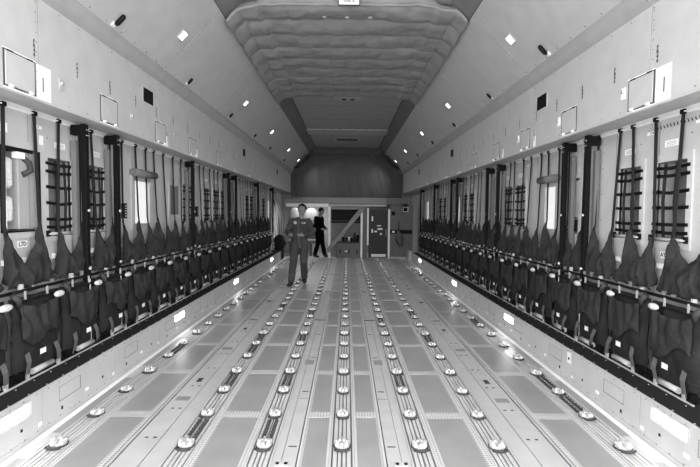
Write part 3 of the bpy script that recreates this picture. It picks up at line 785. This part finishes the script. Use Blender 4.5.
# ================================================================ TROOP SEATS (folded up)
def make_seat(s, seed):
    """origin on the sill at the middle of the seat; x grows toward the aisle through -s"""
    r = random.Random(seed); n = lambda a, b_, c: noise.noise(Vector((a, b_, c + seed * 7.3)))
    e = empty('troop_seat', (0, 0, 0), '', 'seat')
    ax = -s                               # direction of the aisle
    W = .245
    # folded seat pan
    def pan(u, v):
        y = (2 * u - 1) * (W - .012 * math.sin(math.pi * v) - (.02 if v < .1 else 0)); z = .03 + .575 * v
        bul = .045 * (1 - (2 * u - 1) ** 6) * math.sin(math.pi * min(1, .15 + v * .9)) ** .6
        wr = .014 * abs(n(y * 9, z * 7, 0)) + .008 * n(y * 20, z * 18, 8) + .006 * math.sin(y * 40 + 6 * n(y * 3, z * 4, 2)) * v
        return (ax * (.0 + bul + wr - .10 * (1 - v) * .1), y, z)
    q = MB(); q.grid(pan, 20, 20); q.build('seat_pan', [M_fab], e, solid=.018)
    # pocket flap with gathered folds
    def pk(u, v):
        y = -W * .86 + u * W * 1.6; low = .30 + .05 * math.sin(u * math.pi * 2 + r0) - .05 * u
        top = .565 - .035 * math.sin(u * math.pi)
        z = low + (top - low) * v
        bx = .062 + .028 * math.sin(math.pi * u) ** .5 * math.sin(math.pi * (.15 + .7 * v)) + .016 * math.sin(u * 22 + 5 * n(u * 2, v * 2, 4)) * (.4 + .6 * v) * .6 + .012 * n(y * 12, z * 8, 5)
        return (ax * bx, y, z)
    r0 = r.uniform(0, 6)
    q = MB(); q.grid(pk, 26, 16); q.build('pocket', [M_fab2], e, solid=.006)
    # top rail and lower rail with small uprights
    q = MB(); q.tube([(ax * .03, -W - .02, .655), (ax * .03, W + .02, .655)], .013, 8); q.tube([(ax * .045, -W, .585), (ax * .045, W, .585)], .009, 8); q.build('top_rail', [M_black], e)
    for y in (-.15, .08):
        q = MB(); q.box(ax * .038, ax * .05, y - .006, y + .006, .585, .655); q.build('rail_clip', [M_fillet], e)
    q = MB(); q.tube([(ax * .05, -W - .025, .64), (ax * .06, -W + .01, .60), (ax * .05, -W + .03, .55)], [.02, .024, .014], 8); q.build('hinge_knuckle', [M_dark], e)
    # pale pad
    yp = W * .68 + r.uniform(-.02, .02)
    q = MB(); q.ell((ax * .075, yp, .575), (.022, .055 + r.uniform(-.008, .01), .026), 12, 8); q.build('pale_pad', [M_foil], e)
    # white tag
    ty = .02 + r.uniform(-.03, .03)
    q = MB(); q.box(ax * .058, ax * .061, ty - .03, ty + .03, .145, .185); o = q.build('tag', [M_white], e)
    # short webbing tongues and buckles
    for y in (-.14 + r.uniform(-.02, .02), .15 + r.uniform(-.02, .02)):
        sw = r.uniform(-.04, .04)
        q = MB(); q.ribbon([(ax * .055, y, .19), (ax * .075, y + sw * .3, .13), (ax * .072, y + sw, .06), (ax * .07, y + sw * 1.3, .03)], (0, .021, .006), .004); q.build('webbing', [M_strap2], e)
        q = MB(); q.box(ax * .055, ax * .075, y + sw - .016, y + sw + .016, .005, .045); q.build('buckle', [M_black if r.random() < .5 else M_alu], e, bevel=.004)
    # base bar
    q = MB(); q.tube([(ax * .045, -W * .42, .035), (ax * .045, W * .5, .035)], .022, 10); q.build('base_roller', [M_lgrey], e)
    q = MB(); q.box(ax * .07, ax * .085, -W - .03, W + .03, .0, .008); q.build('floor_rail', [M_lgrey], e)
    q = MB()
    for y in (-W + .02, -W + .06, W - .06, W - .02): q.box(ax * .02, ax * .065, y - .012, y + .012, 0, .05 + .02 * r.random())
    q.box(ax * .02, ax * .03, -W, W, 0, .008)
    q.build('floor_clamp', [M_black], e)
    # folded back: dark cloth hanging from two points
    pk_y = (-.18 + r.uniform(-.02, .03), .13 + r.uniform(-.03, .03)); pk_z = (1.14 + r.uniform(-.03, .03), 1.16 + r.uniform(-.03, .03)); vl = .86 + r.uniform(-.05, .05)
    def top(y):
        if y < pk_y[0]: t = (pk_y[0] - y) / (W - .01 + pk_y[0]); return pk_z[0] - (pk_z[0] - .72) * t ** .7
        if y > pk_y[1]: t = (y - pk_y[1]) / (W - .01 - pk_y[1]); return pk_z[1] - (pk_z[1] - .72) * t ** .7
        t = (y - pk_y[0]) / (pk_y[1] - pk_y[0]); return (pk_z[0] if t < .5 else pk_z[1]) - ((pk_z[0] if t < .5 else pk_z[1]) - vl) * (1 - abs(2 * t - 1)) ** .8
    def bk(u, v):
        y = (2 * u - 1) * (W - .01)
        # sample densely near the peaks
        zt = top(y); z = .675 + .02 * n(y * 9, 0, 3) + (zt - .675) * v
        near = min(abs(y - pk_y[0]), abs(y - pk_y[1]))
        fold = .026 * (1 - abs(math.sin(y * 26 + 4 * n(y * 3, z * 3, 6))) ** .6) * (1 - v * .6) + .03 * abs(n(y * 9, z * 7, 7)) + .012 * n(y * 25, z * 22, 9)
        return (ax * (-.02 - .045 * v + .035 * math.sin(math.pi * v) + fold), y, z)
    q = MB(); q.grid(bk, 48, 14); q.build('back_cloth', [M_fab2], e, solid=.006)
    for j in (0, 1):
        ty2 = pk_y[j] + .045 + r.uniform(-.06, .05); zt = 2.0; xw = ax * -.098
        q = MB(); q.ribbon([(ax * -.045, pk_y[j], pk_z[j] - .12), (ax * -.062, pk_y[j], pk_z[j] + .02), (xw, ty2, zt)], (0, .017, 0), .004); q.build('strap', [M_strap], e)
        q = MB(); q.box(xw - .015, xw + .015, ty2 - .022, ty2 + .022, zt, zt + .035); q.build('strap_hook', [M_black], e, bevel=.005)
    # small light things between rail and cloth
    for k in range(3):
        y = (-.6 + .6 * k + r.uniform(-.15, .15)) * W; q = MB(); q.box(ax * .0, ax * .03, y - .012, y + .014, .66, .66 + r.uniform(.02, .05))
        q.build('buckle', [M_grey if k else M_lgrey], e, bevel=.004)
    return e
for s in (-1, 1):
    protos = [make_seat(s, 11 + k + (20 if s == 1 else 0)) for k in range(4)]
    used = [False] * 4
    pitch = .56 if s == -1 else .533; y0 = 3.38 - pitch if s == -1 else 3.09 - pitch * 0
    k = 0; order = [0, 1, 2, 3, 1, 0, 3, 2, 1, 3, 0, 2]
    while y0 + pitch * k < 14.0:
        p = order[k % 12]
        e = protos[p] if not used[p] else copy_tree(protos[p]); used[p] = True
        e.location = (s * 2.385, y0 + pitch * k, ZS); e.rotation_euler = (0, 0, 0)
        e.scale = (1, pitch / .535 * rnd.uniform(.985, 1.0), 1)
        tag(e, f'dark fabric troop seat folded up against the {SIDE[s]} wall, {ordn(k)} from the camera', 'seat', f'folded troop seats along the {SIDE[s]} wall')
        k += 1

# ================================================================ PEOPLE
def remesh(o, vox, smooth=6):
    m = o.modifiers.new('r', 'REMESH'); m.mode = 'VOXEL'; m.voxel_size = vox; m.use_smooth_shade = True
    m = o.modifiers.new('s', 'SMOOTH'); m.factor = .5; m.iterations = smooth
def limb(q, pts, rads, n=14, sx=1, sy=1):
    q.tube(pts, rads, n, sx=sx, sy=sy)
    for p, r_ in ((pts[0], rads[0]), (pts[-1], rads[-1])): q.ell(p, (r_, r_, r_), 12, 8)
def hand(q, wrist, dirv, side, curl=.6):
    """palm plus five separate fingers; dirv = finger direction, side = thumb direction"""
    w = Vector(wrist); d = Vector(dirv).normalized(); sd = Vector(side).normalized(); nrm = d.cross(sd).normalized()
    q.tube([w - d * .02, w + d * .03, w + d * .085], [.026, .038, .04], 12, sx=1, sy=.75)
    for k, ln in enumerate((.068, .078, .072, .056)):
        base = w + d * .08 + sd * (.030 - .020 * k)
        p1 = base + d * ln * .5; p2 = p1 + (d * (1 - curl) + nrm * curl).normalized() * ln * .4; p3 = p2 + (d * (1 - curl * 1.5) + nrm * curl * 1.4).normalized() * ln * .3
        q.tube([base, p1, p2, p3], [.0095, .009, .0085, .007], 8)
    b0 = w + d * .02 + sd * .03; q.tube([b0, b0 + (d + sd).normalized() * .04, b0 + (d * 1.5 + sd * .6).normalized() * .07], [.013, .011, .009], 8)
def head(q, c, rotm):
    R_ = lambda p: Vector(c) + rotm @ Vector(p)       # face looks toward -y locally
    q.ell(c, (.082, .098, .108), 22, 16, rot=rotm); q.ell(R_((0, -.02, -.06)), (.058, .068, .062), 16, 12, rot=rotm)
    q.ell(R_((0, -.062, -.095)), (.026, .022, .02), 10, 8, rot=rotm)            # chin
    q.tube([R_((0, -.088, .012)), R_((0, -.104, -.018)), R_((0, -.112, -.034))], [.010, .013, .016], 8)  # nose
    for sx in (-1, 1):
        q.ell(R_((sx * .076, .005, -.01)), (.010, .022, .032), 10, 8, rot=rotm)  # ears
        q.ell(R_((sx * .032, -.082, .018)), (.024, .012, .008), 8, 6, rot=rotm)  # brow
        q.ell(R_((sx * .04, -.066, -.03)), (.022, .018, .02), 8, 6, rot=rotm)    # cheek
    q.ell(R_((0, -.092, -.062)), (.024, .010, .006), 8, 6, rot=rotm)             # lips

def person(loc, rz, label, J, suit, hair_short=True, boots=True, cloth_mat=None):
    e = empty('person', loc, label, 'person', rz=rz)
    b = MB(); rot = J['headrot'].to_matrix()
    head(b, J['head'], rot)
    nk = Vector(J['neck']); hd = Vector(J['head'])
    b.tube([nk - Vector((0, 0, .05)), nk, hd + rot @ Vector((0, .02, -.05))], [.07, .055, .055], 14)
    b.tube([J['pelvis'], J['waist'], J['chest'], nk - Vector((0, 0, .03))], [.13, .12, .14, .07], 18, sx=1, sy=.7)
    for sd in ('l', 'r'):
        sh, el, wr = J['sh_' + sd], J['el_' + sd], J['wr_' + sd]
        limb(b, [J['chest'], sh], [.08, .055]); limb(b, [sh, el], [.048, .038]); limb(b, [el, wr], [.036, .024])
        hand(b, wr, J['hd_' + sd], J['th_' + sd])
        hp, kn, an = J['hip_' + sd], J['kn_' + sd], J['an_' + sd]
        limb(b, [J['pelvis'], hp], [.1, .085]); limb(b, [hp, kn], [.08, .055]); limb(b, [kn, an], [.052, .036])
        td = Vector(J['toe_' + sd]); limb(b, [Vector(an) + Vector((0, 0, -.03)), Vector(an) + td * .13 + Vector((0, 0, -.055))], [.036, .028])
    body = b.build('body', [M_skin], e); remesh(body, .0085, 3)
    # clothes
    c = MB()
    nk2 = nk - Vector((0, 0, .035))
    c.tube([Vector(J['pelvis']) - Vector((0, 0, .08)), J['pelvis'], J['waist'], J['chest'], Vector(J['chest']) + Vector((0, 0, .12)), nk2 + Vector((0, 0, .0))], [.15, .172, .165, .19, .17, .085], 22, sx=1, sy=.66)
    for sd in ('l', 'r'):
        sh, el, wr = Vector(J['sh_' + sd]), Vector(J['el_' + sd]), Vector(J['wr_' + sd])
        limb(c, [Vector(J['chest']) + Vector((0, 0, .07)), sh], [.1, .072]); limb(c, [sh, (sh + el) / 2, el], [.073, .066, .06]); limb(c, [el, (el + wr) / 2, wr - (wr - el).normalized() * .015], [.058, .054, .04])
        hp, kn, an = Vector(J['hip_' + sd]), Vector(J['kn_' + sd]), Vector(J['an_' + sd])
        limb(c, [J['pelvis'], hp], [.12, .11]); limb(c, [hp, (hp + kn) / 2, kn, (kn + an) / 2], [.108, .098, .080, .076])
        c.tube([(kn + an) / 2, an + Vector((0, 0, -.01))], [.078, .070], 16)
    suit_o = c.build(suit, [cloth_mat], e); remesh(suit_o, .011, 4)
    tex = bpy.data.textures.new('folds', 'CLOUDS'); tex.noise_scale = .09
    dm = suit_o.modifiers.new('d', 'DISPLACE'); dm.texture = tex; dm.strength = .022; dm.mid_level = .5
    # boots
    for sd in ('l', 'r'):
        an = Vector(J['an_' + sd]); td = Vector(J['toe_' + sd]).normalized(); q = MB()
        heel = an - td * .035; toe = an + td * .19
        for p0, z0 in ((heel, 0), (toe, 0)): pass
        dz = Vector((0, 0, -.055))
        q.tube([an + Vector((0, 0, .07)), an + Vector((0, 0, -.02))], [.056, .058], 12)
        q.tube([heel + dz * .9, an + dz * .8 + td * .03, an + td * .12 + dz, toe + dz], [.045, .058, .052, .032], 12, sx=1, sy=.75)
        o = q.build('boot', [M_boot], e); remesh(o, .008, 3)
    # hair
    q = MB(); H = lambda p: hd + rot @ Vector(p)
    q.ell(H((0, .020, .034)), (.094, .104, .098), 20, 14, rot=rot)
    h = q.build('hair', [M_hair], e)
    bm = bmesh.new(); bm.from_mesh(h.data); inv = rot.inverted()
    dead = [v for v in bm.verts if (inv @ (v.co - hd)).y < -.055 + .0 and (inv @ (v.co - hd)).z < .050 or (inv @ (v.co - hd)).z < -.045 and (inv @ (v.co - hd)).y < .05]
    bmesh.ops.delete(bm, geom=dead, context='VERTS'); bm.to_mesh(h.data); bm.free()
    sm = h.modifiers.new('s', 'SOLIDIFY'); sm.thickness = .014
    # eyes
    for sx in (-1, 1):
        q = MB(); q.ell(H((sx * .032, -.083, .002)), (.014, .008, .007), 10, 6, rot=rot); q.ell(H((sx * .032, -.092, .002)), (.006, .004, .006), 8, 6, mi=1, rot=rot); q.build('eye', [M_white, M_black], e)
        q = MB(); q.tube([H((sx * .015, -.095, .019)), H((sx * .034, -.096, .024)), H((sx * .052, -.084, .017))], .004, 6); q.build('eyebrow', [M_hair], e)
    q = MB(); q.tube([H((-.022, -.098, -.060)), H((0, -.104, -.062)), H((.022, -.098, -.060))], .0035, 6); q.build('mouth', [M_dark], e)
    return e
V = Vector
# walking man in a flight suit (faces the camera, -y)
J = dict(head=V((.05, -.02, 1.615)), headrot=Euler((R(-10), 0, R(-8))), neck=V((.04, .0, 1.46)), chest=V((.02, 0, 1.26)), waist=V((0, 0, 1.08)), pelvis=V((0, 0, .93)),
         sh_l=V((.19, .0, 1.36)), el_l=V((.275, .03, 1.12)), wr_l=V((.115, -.21, 1.07)), hd_l=V((-1, -.35, .05)), th_l=V((0, -.5, 1)),
         sh_r=V((-.165, .0, 1.36)), el_r=V((-.265, .03, 1.13)), wr_r=V((-.19, -.20, 1.08)), hd_r=V((.6, -.7, -.1)), th_r=V((.2, -.3, 1)),
         hip_l=V((.10, 0, .88)), kn_l=V((.10, -.06, .50)), an_l=V((.09, .20, .13)), toe_l=V((.1, -1, -.25)),
         hip_r=V((-.10, 0, .88)), kn_r=V((-.12, -.10, .48)), an_r=V((-.15, -.22, .095)), toe_r=V((-.25, -1, 0)))
man = person((-1.0, 9.45, 0), 0, 'person in a grey flight suit with patches walking up the left side of the floor', J, 'flight_suit', cloth_mat=M_suit)
q = MB(); q.ell((-.075, -.135, 1.335), (.034, .012, .034), 12, 8); q.build('round_patch', [M_lgrey], man)
q = MB(); q.box(.06, .14, -.150, -.120, 1.315, 1.345); q.build('name_patch', [M_lgrey], man)
q = MB(); q.box(.08, .10, -.153, -.149, 1.32, 1.34); q.build('patch_emblem', [M_black], man)
q = MB(); q.ell((.305, -.01, 1.33), (.012, .035, .035), 12, 8); q.build('shoulder_patch', [M_grey], man)
q = MB(); q.tube([(-.012, -.128, 1.40), (-.012, -.150, 1.25), (0, -.128, 1.08), (0, -.13, .93)], .005, 6); q.build('zip', [M_grey], man)
q = MB(); q.ribbon([(.0, -.25, 1.09), (.01, -.23, .95), (.04, -.19, .80)], (.022, 0, 0), .01); o = q.build('held_cloth', [M_grey]); o.location = (-1.0, 9.45, 0); tag(o, 'grey cloth strip hanging from the hands of the walking person', 'cloth')
# dark suited figure seen from the side
J2 = dict(head=V((.0, -.06, 1.60)), headrot=Euler((R(18), 0, R(10))), neck=V((0, .0, 1.45)), chest=V((0, .02, 1.25)), waist=V((0, .01, 1.07)), pelvis=V((0, 0, .93)),
          sh_l=V((.19, .03, 1.37)), el_l=V((.23, .03, 1.10)), wr_l=V((.16, -.16, .98)), hd_l=V((-.3, -1, 0)), th_l=V((-.6, 0, 1)),
          sh_r=V((-.19, .03, 1.37)), el_r=V((-.24, .06, 1.10)), wr_r=V((-.16, -.15, .98)), hd_r=V((.3, -1, 0)), th_r=V((.6, 0, 1)),
          hip_l=V((.09, 0, .88)), kn_l=V((.10, -.05, .49)), an_l=V((.11, -.14, .095)), toe_l=V((.1, -1, 0)),
          hip_r=V((-.09, 0, .88)), kn_r=V((-.10, .0, .49)), an_r=V((-.11, .13, .095)), toe_r=V((-.1, -1, 0)))
person((-.93, 15.3, 0), R(62), 'person in a dark suit standing sideways in the far doorway', J2, 'dark_suit', cloth_mat=M_dsuit)
